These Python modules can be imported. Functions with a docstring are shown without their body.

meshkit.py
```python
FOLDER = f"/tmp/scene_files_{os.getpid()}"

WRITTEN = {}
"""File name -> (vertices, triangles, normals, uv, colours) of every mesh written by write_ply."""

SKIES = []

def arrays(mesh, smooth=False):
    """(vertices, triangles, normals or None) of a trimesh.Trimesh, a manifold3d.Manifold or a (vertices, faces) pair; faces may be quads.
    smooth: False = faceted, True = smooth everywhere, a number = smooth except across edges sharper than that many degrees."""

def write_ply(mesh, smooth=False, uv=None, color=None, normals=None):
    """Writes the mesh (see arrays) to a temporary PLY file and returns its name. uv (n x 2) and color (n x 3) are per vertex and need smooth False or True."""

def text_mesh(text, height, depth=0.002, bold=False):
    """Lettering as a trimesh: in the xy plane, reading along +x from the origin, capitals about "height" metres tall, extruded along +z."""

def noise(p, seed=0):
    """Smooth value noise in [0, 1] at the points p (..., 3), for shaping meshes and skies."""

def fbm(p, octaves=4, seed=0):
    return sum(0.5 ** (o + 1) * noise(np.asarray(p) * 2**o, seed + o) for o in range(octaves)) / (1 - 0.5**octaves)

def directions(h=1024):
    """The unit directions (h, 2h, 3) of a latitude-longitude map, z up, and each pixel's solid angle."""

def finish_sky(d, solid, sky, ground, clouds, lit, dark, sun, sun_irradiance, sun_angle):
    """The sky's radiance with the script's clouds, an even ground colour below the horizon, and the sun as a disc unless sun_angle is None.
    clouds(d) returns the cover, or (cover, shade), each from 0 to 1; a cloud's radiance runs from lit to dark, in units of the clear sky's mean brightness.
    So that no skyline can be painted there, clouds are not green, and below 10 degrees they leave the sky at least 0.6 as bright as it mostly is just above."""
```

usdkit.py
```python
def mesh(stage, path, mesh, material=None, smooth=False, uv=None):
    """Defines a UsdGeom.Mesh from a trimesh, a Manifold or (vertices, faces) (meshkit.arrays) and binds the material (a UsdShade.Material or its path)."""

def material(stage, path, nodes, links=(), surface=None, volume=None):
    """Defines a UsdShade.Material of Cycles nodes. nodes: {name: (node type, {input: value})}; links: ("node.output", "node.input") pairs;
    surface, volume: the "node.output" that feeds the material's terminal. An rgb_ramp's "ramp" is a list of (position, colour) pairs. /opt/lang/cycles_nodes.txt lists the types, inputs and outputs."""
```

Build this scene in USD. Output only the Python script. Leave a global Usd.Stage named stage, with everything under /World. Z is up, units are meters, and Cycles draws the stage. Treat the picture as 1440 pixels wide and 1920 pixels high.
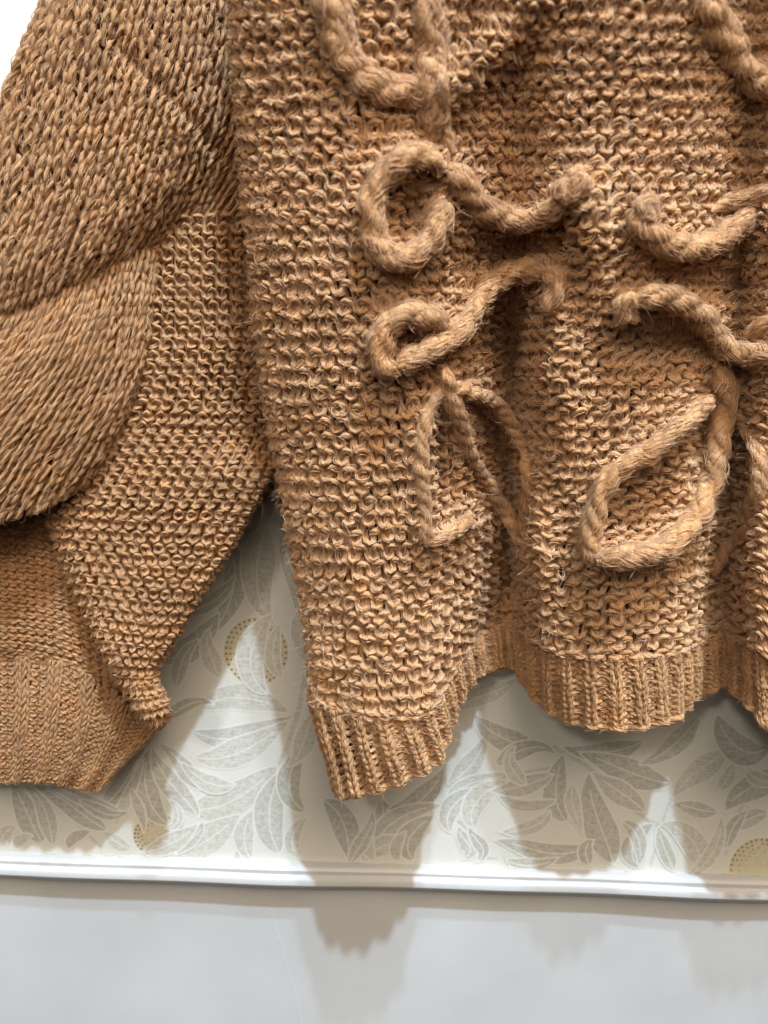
import math
import numpy as np
import trimesh
import usdkit
from meshkit import fbm
from scipy.interpolate import RectBivariateSpline, CubicSpline, PchipInterpolator, LinearNDInterpolator
from shapely.geometry import Polygon, LineString
from pxr import Usd, UsdGeom, UsdLux, UsdShade, Gf, Sdf, Vt

rng = np.random.default_rng(7)
stage = Usd.Stage.CreateInMemory()
UsdGeom.SetStageUpAxis(stage, 'Z')
UsdGeom.SetStageMetersPerUnit(stage, 1.0)
UsdGeom.Xform.Define(stage, '/World')
UsdGeom.Scope.Define(stage, '/World/Looks')

# ------------------------------------------------------------------ camera, lamps, exposure
TANH = 0.5                       # tangent of half the horizontal angle
PITCH, ROLL = math.radians(-8.0), math.radians(-1.75)
EYE = np.array([0.0, -0.45, 0.0])
FWD = np.array([0.0, math.cos(PITCH), math.sin(PITCH)])
R0, U0 = np.array([1.0, 0, 0]), np.array([0.0, -math.sin(PITCH), math.cos(PITCH)])
RIGHT = math.cos(ROLL) * R0 - math.sin(ROLL) * U0
UP = math.sin(ROLL) * R0 + math.cos(ROLL) * U0
cam = UsdGeom.Camera.Define(stage, '/World/camera')
m = Gf.Matrix4d(*RIGHT, 0, *UP, 0, *(-FWD), 0, *EYE, 1)
cam.AddTransformOp().Set(m)
cam.CreateHorizontalApertureAttr(24.0)
cam.CreateFocalLengthAttr(24.0)
cam.CreateFStopAttr(4.6)
cam.CreateFocusDistanceAttr(0.392)
cam.CreateClippingRangeAttr(Gf.Vec2f(0.02, 50))
cam.CreateExposureAttr(0.25)


def lamp_spot(name, pos, target, radius, power, color, cone=28):
    l = UsdLux.DiskLight.Define(stage, '/World/' + name)
    l.CreateRadiusAttr(radius)
    l.CreateIntensityAttr(power / (math.pi * radius * radius))
    l.CreateColorAttr(Gf.Vec3f(*color))
    d = np.array(target, float) - np.array(pos, float); d /= np.linalg.norm(d)
    z = -d; x = np.cross([0, 1, 0.01], z); x /= np.linalg.norm(x); y = np.cross(z, x)
    l.AddTransformOp().Set(Gf.Matrix4d(*x, 0, *y, 0, *z, 0, *pos, 1))
    return l


def lamp_area(name, pos, target, w, h, radiance, color):
    l = UsdLux.RectLight.Define(stage, '/World/' + name)
    l.CreateWidthAttr(w); l.CreateHeightAttr(h)
    l.CreateIntensityAttr(radiance); l.CreateColorAttr(Gf.Vec3f(*color))
    d = np.array(target, float) - np.array(pos, float); d /= np.linalg.norm(d)
    z = -d; x = np.cross([0, 1, 0.01], z); x /= np.linalg.norm(x); y = np.cross(z, x)
    l.AddTransformOp().Set(Gf.Matrix4d(*x, 0, *y, 0, *z, 0, *pos, 1))
    return l


lamp_spot('spot_lamp', (0.32, -1.41, 2.616), (0, 0, -0.1), 0.042, 38.0, (0.73, 1.0, 1.26))
lamp_spot('spot_lamp_001', (0.272, -1.09, 2.744), (0, 0, -0.1), 0.042, 20.0, (0.75, 1.0, 1.26))
lamp_spot('spot_lamp_002', (-0.75, -1.75, 0.95), (0, 0, -0.1), 0.12, 3.5, (1.0, 0.92, 0.80))
lamp_area('ceiling_panel', (0.75, -1.8, 2.15), (0, 0, -0.1), 2.2, 1.9, 8.3, (1.0, 0.85, 0.66))
lamp_area('ceiling_panel_001', (-0.6, -3.4, 1.1), (0, 0, -0.1), 3.2, 2.2, 1.4, (1.0, 0.86, 0.68))


# ------------------------------------------------------------------ helpers
def unproject(px, py, d):
    """The point that stands d metres off the wall (the plane y = 0) on the line of sight through a pixel of the 1440 x 1920 photograph."""
    px, py, d = np.broadcast_arrays(*(np.asarray(a, float) for a in (px, py, d)))
    u, v = (px - 720) / 720 * TANH, -(py - 960) / 720 * TANH
    ray = FWD + u[..., None] * RIGHT + v[..., None] * UP
    t = (-d - EYE[1]) / ray[..., 1]
    return EYE + t[..., None] * ray


def project(p):
    q = np.asarray(p) - EYE
    w = q @ FWD
    return 720 + (q @ RIGHT) / w / TANH * 720, 960 - (q @ UP) / w / TANH * 720


NAMES = {}


def path_for(name, parent=None):
    base = (str(parent.GetPath()) if parent else '/World') + '/' + name
    n = NAMES.get(base, -1) + 1
    NAMES[base] = n
    return base if n == 0 else f'{base}_{n:03d}'


def tag(p, label=None, category=None, group=None, kind=None):
    for k, v in (('label', label), ('category', category), ('group', group), ('kind', kind)):
        if v:
            p.SetCustomDataByKey(k, v)
    return p


def obj(name, mesh, material, parent=None, smooth=False, uv=None):
    return usdkit.mesh(stage, path_for(name, parent), mesh, material, smooth=smooth, uv=uv).GetPrim()


def thing(name, label, category, kind=None):
    x = UsdGeom.Xform.Define(stage, path_for(name)).GetPrim()
    return tag(x, label, category, kind=kind)


def mat(name, nodes, links, surface='p.BSDF'):
    return usdkit.material(stage, '/World/Looks/' + name, nodes, links, surface=surface)


# ------------------------------------------------------------------ materials
def yarn_material(name, dark, mid, light):
    # colour and fine relief of spun wool: plies and fibres run along the yarn (st.x along in metres, st.y round it)
    return mat(name, {
        'uv': ('uvmap', {'attribute': 'st'}),
        'sp': ('separate_xyz', {}),
        'tw': ('math', {'math_type': 'multiply_add', 'value2': 85.0}),
        'cv': ('combine_xyz', {}),
        'mp': ('mapping', {'scale': (150.0, 9.0, 1.0)}),
        'n1': ('noise_texture', {'scale': 1.0, 'detail': 3.0, 'roughness': 0.6}),
        'geo': ('texture_coordinate', {}),
        'n2': ('noise_texture', {'scale': 60.0, 'detail': 3.0}),
        'ramp': ('rgb_ramp', {'ramp': [(0.25, dark), (0.5, mid), (0.75, light)]}),
        'ramp2': ('rgb_ramp', {'ramp': [(0.30, (0.80, 0.76, 0.72)), (0.52, (1, 1, 1)), (0.74, (1.06, 0.96, 0.82))]}),
        'mix': ('mix', {'mix_type': 'multiply', 'fac': 1.0}),
        'b': ('bump', {'strength': 0.7, 'distance': 0.0006}),
        'p': ('principled_bsdf', {'roughness': 0.75, 'specular_ior_level': 0.15, 'sheen_weight': 0.25, 'sheen_roughness': 0.4, 'sheen_tint': (1.0, 0.8, 0.6)}),
    }, [('uv.UV', 'sp.vector'), ('sp.x', 'tw.value1'), ('sp.y', 'tw.value3'), ('sp.x', 'cv.x'), ('tw.value', 'cv.y'), ('cv.vector', 'mp.vector'), ('mp.vector', 'n1.vector'),
        ('n1.fac', 'ramp.fac'), ('geo.object', 'n2.vector'), ('n2.fac', 'ramp2.fac'), ('ramp.color', 'mix.color1'), ('ramp2.color', 'mix.color2'), ('mix.color', 'p.base_color'),
        ('n1.fac', 'b.height'), ('b.normal', 'p.normal')])


def fibre_material(name, a, b, c):
    return mat(name, {
        'h': ('hair_info', {}), 'w': ('white_noise_texture', {'dimensions': '1D'}), 'm': ('math', {'math_type': 'multiply', 'value2': 0.7131}),
        'geo': ('geometry', {}), 'n': ('noise_texture', {'scale': 60.0, 'detail': 3.0}),
        'ramp': ('rgb_ramp', {'ramp': [(0.0, a), (0.5, b), (1.0, c)]}),
        'ramp2': ('rgb_ramp', {'ramp': [(0.30, (0.80, 0.76, 0.72)), (0.52, (1, 1, 1)), (0.74, (1.06, 0.96, 0.82))]}),
        'mix': ('mix', {'mix_type': 'multiply', 'fac': 1.0}),
        'd': ('principled_bsdf', {'roughness': 0.6, 'specular_ior_level': 0.25}),
        't': ('translucent_bsdf', {}), 'x': ('mix_closure', {'fac': 0.28}),
    }, [('h.index', 'm.value1'), ('m.value', 'w.w'), ('w.value', 'ramp.fac'), ('geo.position', 'n.vector'), ('n.fac', 'ramp2.fac'), ('ramp.color', 'mix.color1'), ('ramp2.color', 'mix.color2'),
        ('mix.color', 'd.base_color'), ('mix.color', 't.color'), ('d.BSDF', 'x.closure1'), ('t.BSDF', 'x.closure2')], surface='x.closure')


YARN = yarn_material('camel_wool', (0.20, 0.090, 0.034), (0.38, 0.205, 0.092), (0.52, 0.32, 0.16))
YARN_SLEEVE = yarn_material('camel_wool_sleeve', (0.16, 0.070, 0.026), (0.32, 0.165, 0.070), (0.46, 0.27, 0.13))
FIBRE = fibre_material('camel_fibre', (0.33, 0.172, 0.080), (0.60, 0.382, 0.225), (0.90, 0.74, 0.56))
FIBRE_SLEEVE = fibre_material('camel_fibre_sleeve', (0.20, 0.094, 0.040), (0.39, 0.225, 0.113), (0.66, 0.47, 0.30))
FIBRE_CORD = fibre_material('cord_fibre', (0.25, 0.126, 0.060), (0.47, 0.288, 0.160), (0.74, 0.56, 0.39))
FIBRE_RIB = fibre_material('rib_fibre', (0.22, 0.110, 0.050), (0.48, 0.295, 0.158), (0.72, 0.52, 0.335))
BACKING = mat('knit_back', {'p': ('principled_bsdf', {'base_color': (0.12, 0.056, 0.024), 'roughness': 0.95, 'specular_ior_level': 0.05})}, [])


def paper_material(name, a, b, rough=0.55):
    return mat(name, {
        'geo': ('geometry', {}),
        'mp': ('mapping', {'scale': (90.0, 1.0, 1500.0)}),
        'n': ('noise_texture', {'scale': 1.0, 'detail': 2.0, 'roughness': 0.6}),
        'n2': ('noise_texture', {'scale': 420.0, 'detail': 3.0}),
        'add': ('math', {'math_type': 'multiply_add', 'value2': 0.55}),
        'mul': ('math', {'math_type': 'multiply', 'value2': 0.5}),
        'ramp': ('rgb_ramp', {'ramp': [(0.40, a), (0.62, b)]}),
        'b': ('bump', {'strength': 0.15, 'distance': 0.0003}),
        'p': ('principled_bsdf', {'roughness': rough, 'specular_ior_level': 0.3}),
    }, [('geo.position', 'mp.vector'), ('mp.vector', 'n.vector'), ('geo.position', 'n2.vector'), ('n2.fac', 'mul.value1'), ('n.fac', 'add.value1'), ('mul.value', 'add.value3'), ('add.value', 'ramp.fac'),
        ('ramp.color', 'p.base_color'), ('n.fac', 'b.height'), ('b.normal', 'p.normal')])


PAPER = paper_material('wallpaper_ground', (0.465, 0.450, 0.408), (0.485, 0.470, 0.428))
LEAF = [paper_material(f'leaf_print_{k}', tuple(np.array((0.305, 0.290, 0.252)) * s), tuple(np.array((0.415, 0.398, 0.352)) * s)) for k, s in (('grey', 1.0), ('pale', 1.09), ('deep', 0.93))]
PALE_LINE = paper_material('pale_line_print', (0.49, 0.48, 0.445), (0.505, 0.495, 0.46))
FRUIT = paper_material('fruit_print', (0.39, 0.345, 0.23), (0.46, 0.425, 0.33))
GOLD = mat('gold_dot_print', {'p': ('principled_bsdf', {'base_color': (0.20, 0.135, 0.05), 'roughness': 0.4})}, [])
WHITE_PAINT = mat('white_gloss_paint', {
    'geo': ('geometry', {}), 'n': ('noise_texture', {'scale': 35.0, 'detail': 3.0}), 'ramp': ('rgb_ramp', {'ramp': [(0.3, (0.385, 0.378, 0.375)), (0.7, (0.405, 0.398, 0.395))]}),
    'b': ('bump', {'strength': 0.25, 'distance': 0.002}), 'p': ('principled_bsdf', {'roughness': 0.35, 'specular_ior_level': 0.4})},
    [('geo.position', 'n.vector'), ('n.fac', 'ramp.fac'), ('ramp.color', 'p.base_color'), ('n.fac', 'b.height'), ('b.normal', 'p.normal')])
PANEL_PAINT = mat('painted_panel', {
    'geo': ('geometry', {}), 'n': ('noise_texture', {'scale': 14.0, 'detail': 4.0}), 'ramp': ('rgb_ramp', {'ramp': [(0.3, (0.36, 0.355, 0.355)), (0.7, (0.405, 0.40, 0.398))]}),
    'n2': ('noise_texture', {'scale': 600.0, 'detail': 2.0}),
    'b': ('bump', {'strength': 0.12, 'distance': 0.0004}), 'p': ('principled_bsdf', {'roughness': 0.5, 'specular_ior_level': 0.3})},
    [('geo.position', 'n.vector'), ('n.fac', 'ramp.fac'), ('ramp.color', 'p.base_color'), ('geo.position', 'n2.vector'), ('n2.fac', 'b.height'), ('b.normal', 'p.normal')])
GLUE = mat('yellowed_glue', {'p': ('principled_bsdf', {'base_color': (0.40, 0.385, 0.25), 'roughness': 0.5})}, [])
CRACK = mat('hairline_crack', {'p': ('principled_bsdf', {'base_color': (0.46, 0.46, 0.47), 'roughness': 0.8})}, [])

# ------------------------------------------------------------------ the setting: papered wall, rail, painted panel
RAIL_Z = float(unproject(720, 1619, 0.0)[2])


def slab(x0, x1, z0, z1, y0, y1):
    b = trimesh.creation.box((x1 - x0, y1 - y0, z1 - z0))
    b.apply_translation(((x0 + x1) / 2, (y0 + y1) / 2, (z0 + z1) / 2))
    return b


wallpaper = obj('wallpaper', slab(-0.9, 0.9, RAIL_Z, 1.0, 0.0, 0.02), PAPER)
tag(wallpaper, 'cream wallpaper with pale grey trailing leaves behind the brown jumper', 'wallpaper', kind='structure')
panel = obj('wall_panel', slab(-0.9, 0.9, -1.1, RAIL_Z - 0.0165, 0.0006, 0.02), PANEL_PAINT)
tag(panel, 'plain light grey painted wall below the white rail', 'wall', kind='structure')
prof = np.array([(0.02, 0.0), (-0.0035, 0.0), (-0.0055, -0.0008), (-0.0065, -0.0024), (-0.0062, -0.0048), (-0.0074, -0.0056), (-0.0092, -0.0062), (-0.0097, -0.0075), (-0.0097, -0.0098),
                 (-0.0090, -0.0110), (-0.0076, -0.0115), (-0.0066, -0.0128), (-0.0052, -0.0150), (-0.0030, -0.0165), (0.02, -0.0165)])
xs = np.linspace(-0.9, 0.9, 91)
wob = 0.0004 * np.sin(xs * 21) + 0.0003 * np.sin(xs * 47 + 1)
V = np.stack([np.stack([np.full(len(prof), x), prof[:, 0] + w * (prof[:, 0] < 0), RAIL_Z + prof[:, 1] + 0.6 * w * (prof[:, 1] < -0.003)], 1) for x, w in zip(xs, wob)])
n, k = len(xs), len(prof)
F = []
for i in range(n - 1):
    for j in range(k):
        j2 = (j + 1) % k
        F += [(i * k + j, (i + 1) * k + j, (i + 1) * k + j2), (i * k + j, (i + 1) * k + j2, i * k + j2)]
rail = obj('chair_rail', (V.reshape(-1, 3), np.array(F)), WHITE_PAINT, smooth=28)
tag(rail, 'white moulded wooden rail running under the patterned wallpaper', 'wall rail', kind='structure')
gl = []
for k in range(26):
    x = rng.uniform(-0.3, 0.32)
    w = rng.uniform(0.0008, 0.004)
    s = trimesh.creation.icosphere(1, 1.0)
    s.apply_scale((w, 0.0009, rng.uniform(0.0002, 0.0005)))
    s.apply_translation((x, -0.0003, RAIL_Z + 0.0003))
    gl.append(s)
tag(obj('glue_residue', trimesh.util.concatenate(gl), GLUE, rail), kind='stuff')


def ribbon_mesh(pts, w, y):
    p = np.asarray(pts, float)
    poly = LineString(p).buffer(w / 2, cap_style=2)
    v, f = trimesh.creation.triangulate_polygon(poly, engine='earcut')
    return np.column_stack([v[:, 0], np.full(len(v), y), v[:, 1]]), np.asarray(f)[:, ::-1]


ck = unproject(np.array([512, 519, 530, 538, 551, 562, 568]), np.array([1712, 1745, 1780, 1815, 1850, 1890, 1930]), 0.0)
obj('hairline_crack', ribbon_mesh(ck[:, [0, 2]], 0.00045, 0.0004), CRACK, panel)

# ------------------------------------------------------------------ printed leaves (flat print, each leaf its own piece)
LAYER = [0]


def flat(poly, y):
    vs, fs, at = [], [], 0
    for g in getattr(poly, 'geoms', [poly]):
        if g.geom_type != 'Polygon' or g.area < 1e-8:
            continue
        v, f = trimesh.creation.triangulate_polygon(g, engine='earcut')
        f = np.asarray(f)
        a, b, c = v[f[:, 0]], v[f[:, 1]], v[f[:, 2]]
        ccw = np.cross(b - a, c - a) > 0
        f = np.where(ccw[:, None], f, f[:, ::-1])       # seen from -y, x right, z up
        vs.append(np.column_stack([v[:, 0], np.full(len(v), y), v[:, 1]])); fs.append(f + at); at += len(v)
    return (np.vstack(vs), np.vstack(fs)) if vs else None


def spine(pts, n=24):
    p = unproject(np.array([q[0] for q in pts], float), np.array([q[1] for q in pts], float), 0.0)[:, [0, 2]]
    t = np.r_[0, np.cumsum(np.linalg.norm(np.diff(p, axis=0), axis=1))]
    kind = CubicSpline if len(p) > 2 else (lambda a, b: (lambda x: np.stack([np.interp(x, a, b[:, k]) for k in (0, 1)], 1)))
    return kind(t, p)(np.linspace(0, t[-1], n))


CLIP = Polygon([(-0.9, RAIL_Z + 0.0002), (0.9, RAIL_Z + 0.0002), (0.9, 1.0), (-0.9, 1.0)])


def leaf(pts, width, shade=0, vein=True, lines=True):
    """A willow-shaped printed leaf along a pixel spine; width in photo pixels."""
    c = spine(pts)
    t = np.linspace(0, 1, len(c))
    wpx = 1.18 * width * 0.000316
    w = wpx / 2 * (np.sin(np.pi * t ** 0.8) ** 0.9) * (1 + 0.06 * np.sin(9 * t + width))
    d = np.gradient(c, axis=0); d /= np.linalg.norm(d, axis=1, keepdims=True)
    nrm = np.stack([-d[:, 1], d[:, 0]], 1)
    pl = Polygon(np.vstack([c + nrm * w[:, None], (c - nrm * w[:, None] * 0.9)[::-1]])).buffer(0)
    LAYER[0] += 1
    y = -0.00002 - 0.000004 * LAYER[0]
    halo = flat(pl.buffer(0.0011, join_style=2).intersection(CLIP), y)
    if halo is None:
        return
    body = pl
    if vein:
        body = body.difference(LineString(c[:20]).buffer(0.00038))
        if lines:
            for k in (6, 9, 12, 15):
                for s in (-1, 1):
                    e = c[k + 3] + s * nrm[k + 3] * w[k + 3] * 0.8
                    body = body.difference(LineString([c[k], e]).buffer(0.00012))
    m2 = flat(body.intersection(CLIP), y - 0.000002)
    if m2 is None:
        return
    o = obj('printed_leaf', m2, LEAF[shade % 3], wallpaper)
    obj('pale_outline', halo, PALE_LINE, o)


def stem(pts, width, pale=False):
    c = spine(pts)
    LAYER[0] += 1
    pl = LineString(c).buffer(width * 0.000316 / 2).intersection(CLIP)
    m2 = flat(pl, -0.00002 - 0.000004 * LAYER[0])
    if m2 is not None:
        obj('printed_stem', m2, PALE_LINE if pale else LEAF[1], wallpaper)


def fruit(cx, cy, rx, ry, gap=None):
    p = unproject(cx, cy, 0.0)
    a = np.linspace(0, 2 * np.pi, 48, endpoint=False)
    S = 0.000316
    pl = Polygon(np.stack([p[0] + rx * S * np.cos(a), p[2] + ry * S * np.sin(a)], 1))
    LAYER[0] += 1
    y = -0.00002 - 0.000004 * LAYER[0]
    halo = flat(pl.buffer(0.001).intersection(CLIP), y)
    if halo is None:
        return
    o = obj('printed_fruit', flat(pl.intersection(CLIP), y - 0.000002), FRUIT, wallpaper)
    obj('pale_outline', halo, PALE_LINE, o)
    dots = []
    for ring, q in ((0, 0.93), (1, 0.80), (2, 0.67), (3, 0.54)):
        nn = int(rx * 0.62 * q)
        for k in range(nn):
            th = 2 * np.pi * (k + 0.5 * (ring % 2)) / nn
            dr = 0.00085 - 0.00013 * ring
            cc = (p[0] + rx * S * q * math.cos(th), p[2] + ry * S * q * math.sin(th))
            if cc[1] - dr > RAIL_Z + 0.0003 and rng.random() < 1.05 - 0.22 * ring:
                b = np.linspace(0, 2 * np.pi, 7)[:-1]
                dots.append(Polygon(np.stack([cc[0] + dr * np.cos(b), cc[1] + dr * np.sin(b)], 1)))
    from shapely.ops import unary_union
    if dots:
        tag(obj('gold_dots', flat(unary_union(dots), y - 0.000003), GOLD, o), kind='stuff')


exec_leaves = [
    # left gap between sleeve and body
    ([(520, 900), (492, 960), (470, 1030), (455, 1090)], 34, 1), ([(415, 1010), (440, 1060), (430, 1130), (400, 1190)], 40, 2), ([(330, 1150), (375, 1140), (420, 1110), (440, 1080)], 26, 0),
    ([(300, 1235), (345, 1225), (385, 1190), (410, 1150)], 44, 2), ([(548, 930), (540, 1000), (552, 1080), (575, 1150)], 36, 1), ([(500, 985), (482, 1060), (486, 1120), (512, 1170)], 56, 1),
    ([(525, 1000), (545, 1060), (560, 1120), (562, 1190)], 30, 0), ([(330, 1290), (338, 1250), (352, 1220), (372, 1200)], 24, 0), ([(410, 1270), (395, 1230), (388, 1200), (392, 1180)], 30, 1),
    ([(380, 1330), (420, 1310), (470, 1310), (540, 1335)], 46, 1), ([(360, 1370), (430, 1385), (490, 1370), (548, 1342)], 40, 0), ([(300, 1350), (345, 1325), (375, 1315), (400, 1320)], 22, 2),
    ([(365, 1420), (420, 1420), (480, 1395), (540, 1352)], 48, 1), ([(352, 1515), (410, 1512), (470, 1480), (520, 1435)], 62, 1), ([(300, 1590), (360, 1590), (410, 1560), (450, 1528)], 58, 1),
    ([(525, 1600), (505, 1540), (510, 1490), (528, 1445)], 52, 0), ([(470, 1610), (458, 1570), (462, 1545), (474, 1520)], 34, 1), ([(572, 1520), (545, 1490), (548, 1440), (575, 1400)], 40, 2),
    ([(565, 1605), (548, 1585), (552, 1560), (575, 1535)], 26, 1), ([(588, 1340), (570, 1390), (556, 1420), (540, 1436)], 34, 1),
    ([(180, 1520), (225, 1480), (250, 1440), (272, 1400)], 34, 2), ([(315, 1545), (280, 1500), (272, 1450), (280, 1404)], 46, 2), ([(372, 1530), (330, 1480), (300, 1440), (286, 1402)], 40, 0),
    ([(215, 1545), (238, 1500), (255, 1460), (268, 1425)], 18, 1), ([(385, 1480), (350, 1445), (330, 1420), (300, 1396)], 30, 0), ([(246, 1480), (262, 1520), (268, 1540), (270, 1560)], 16, 0),
    ([(80, 1580), (58, 1540), (40, 1500), (22, 1468)], 44, 2), ([(100, 1585), (92, 1545), (78, 1505), (45, 1472)], 30, 0), ([(200, 1555), (160, 1530), (120, 1500), (60, 1472)], 38, 2),
    ([(225, 1520), (180, 1508), (140, 1490), (90, 1475)], 26, 0), ([(0, 1580), (8, 1565), (16, 1556), (30, 1550)], 22, 1), ([(245, 1590), (220, 1580), (205, 1568), (196, 1560)], 26, 1), ([(130, 1590), (135, 1575), (150, 1565), (170, 1558)], 20, 2),
    ([(28, 1590), (40, 1575), (48, 1570), (60, 1566)], 20, 1),
    # below the left lobe
    ([(606, 1500), (640, 1535), (652, 1575), (655, 1615)], 46, 2), ([(715, 1500), (718, 1530), (712, 1555), (702, 1575)], 34, 0), ([(728, 1518), (770, 1512), (800, 1490), (832, 1440)], 40, 2), ([(700, 1600), (740, 1540), (780, 1520), (830, 1510)], 36, 0),
    ([(680, 1615), (705, 1592), (735, 1580), (770, 1572)], 34, 1), ([(775, 1612), (765, 1580), (780, 1555), (812, 1530)], 42, 2), ([(748, 1612), (742, 1592), (748, 1575), (760, 1560)], 20, 0),
    ([(840, 1470), (868, 1450), (890, 1425), (912, 1375)], 36, 1), ([(838, 1515), (880, 1470), (920, 1460), (965, 1448)], 26, 1), ([(845, 1560), (840, 1530), (860, 1500), (900, 1480)], 34, 0), ([(890, 1555), (885, 1520), (905, 1490), (950, 1465)], 40, 1),
    ([(870, 1610), (880, 1585), (865, 1565), (862, 1550)], 30, 0), ([(895, 1615), (905, 1590), (890, 1570), (880, 1550)], 22, 2),
    # below the centre lobe and right
    ([(1005, 1400), (960, 1390), (920, 1370), (890, 1340)], 44, 2), ([(860, 1330), (890, 1310), (930, 1295), (970, 1270)], 34, 1), ([(1205, 1390), (1150, 1408), (1100, 1410), (1055, 1400)], 36, 2), ([(930, 1432), (970, 1410), (1010, 1400), (1040, 1412)], 30, 2),
    ([(1258, 1468), (1200, 1455), (1140, 1430), (1088, 1412)], 48, 2), ([(1310, 1345), (1270, 1390), (1230, 1420), (1200, 1432)], 36, 0), ([(1062, 1540), (1042, 1490), (1046, 1450), (1056, 1415)], 44, 2), ([(1040, 1500), (1000, 1510), (960, 1505), (930, 1480)], 20, 0), ([(1035, 1452), (990, 1470), (960, 1478), (920, 1482)], 34, 0),
    ([(1150, 1620), (1130, 1560), (1110, 1500), (1104, 1450)], 56, 2), ([(1208, 1520), (1170, 1490), (1140, 1470), (1112, 1448)], 40, 0), ([(1110, 1582), (1040, 1600), (990, 1590), (930, 1575)], 38, 2), ([(950, 1612), (1000, 1622), (1030, 1615), (1045, 1608)], 24, 0), ([(1030, 1520), (1020, 1535), (990, 1552), (940, 1560)], 26, 1),
    ([(1105, 1620), (1098, 1600), (1100, 1585), (1112, 1575)], 26, 2), ([(1200, 1625), (1185, 1595), (1195, 1570), (1225, 1545)], 36, 2),
    ([(1365, 1405), (1330, 1430), (1290, 1460), (1260, 1495)], 42, 1), ([(1345, 1520), (1320, 1520), (1290, 1512), (1262, 1508)], 28, 0), ([(1320, 1625), (1300, 1580), (1275, 1555), (1240, 1545)], 44, 1), ([(1262, 1632), (1250, 1600), (1240, 1575), (1235, 1550)], 26, 0),
    ([(1440, 1400), (1400, 1410), (1370, 1390), (1345, 1340)], 50, 2), ([(1460, 1445), (1420, 1470), (1385, 1490), (1360, 1520)], 50, 2), ([(1440, 1525), (1415, 1530), (1385, 1545), (1360, 1560)], 30, 0), ([(1350, 1480), (1360, 1465), (1368, 1450), (1372, 1430)], 24, 1), ([(1362, 1590), (1370, 1560), (1385, 1535), (1400, 1520)], 26, 2),
    ([(985, 1470), (960, 1440), (955, 1420), (965, 1400)], 24, 1), ([(1165, 1540), (1190, 1560), (1200, 1590), (1198, 1620)], 26, 0), ([(1075, 1470), (1072, 1500), (1080, 1530), (1090, 1560)], 24, 1), ([(700, 1612), (690, 1580), (692, 1560), (700, 1540)], 20, 1),
    ([(655, 1620), (672, 1590), (690, 1560), (698, 1520)], 24, 0), ([(440, 1470), (400, 1470), (370, 1455), (340, 1430)], 30, 1), ([(150, 1500), (185, 1520), (215, 1528), (240, 1520)], 22, 2), ([(330, 1600), (350, 1580), (372, 1560), (380, 1540)], 24, 0), ([(1290, 1640), (1335, 1600), (1350, 1560), (1352, 1530)], 26, 1), ([(1400, 1440), (1420, 1460), (1450, 1465), (1470, 1460)], 24, 1),
    # behind the garment, seen through a step aside
    ([(600, 1250), (570, 1200), (575, 1150), (600, 1100)], 40, 1), ([(480, 830), (500, 880), (520, 900), (540, 960)], 40, 2),
]
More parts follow.
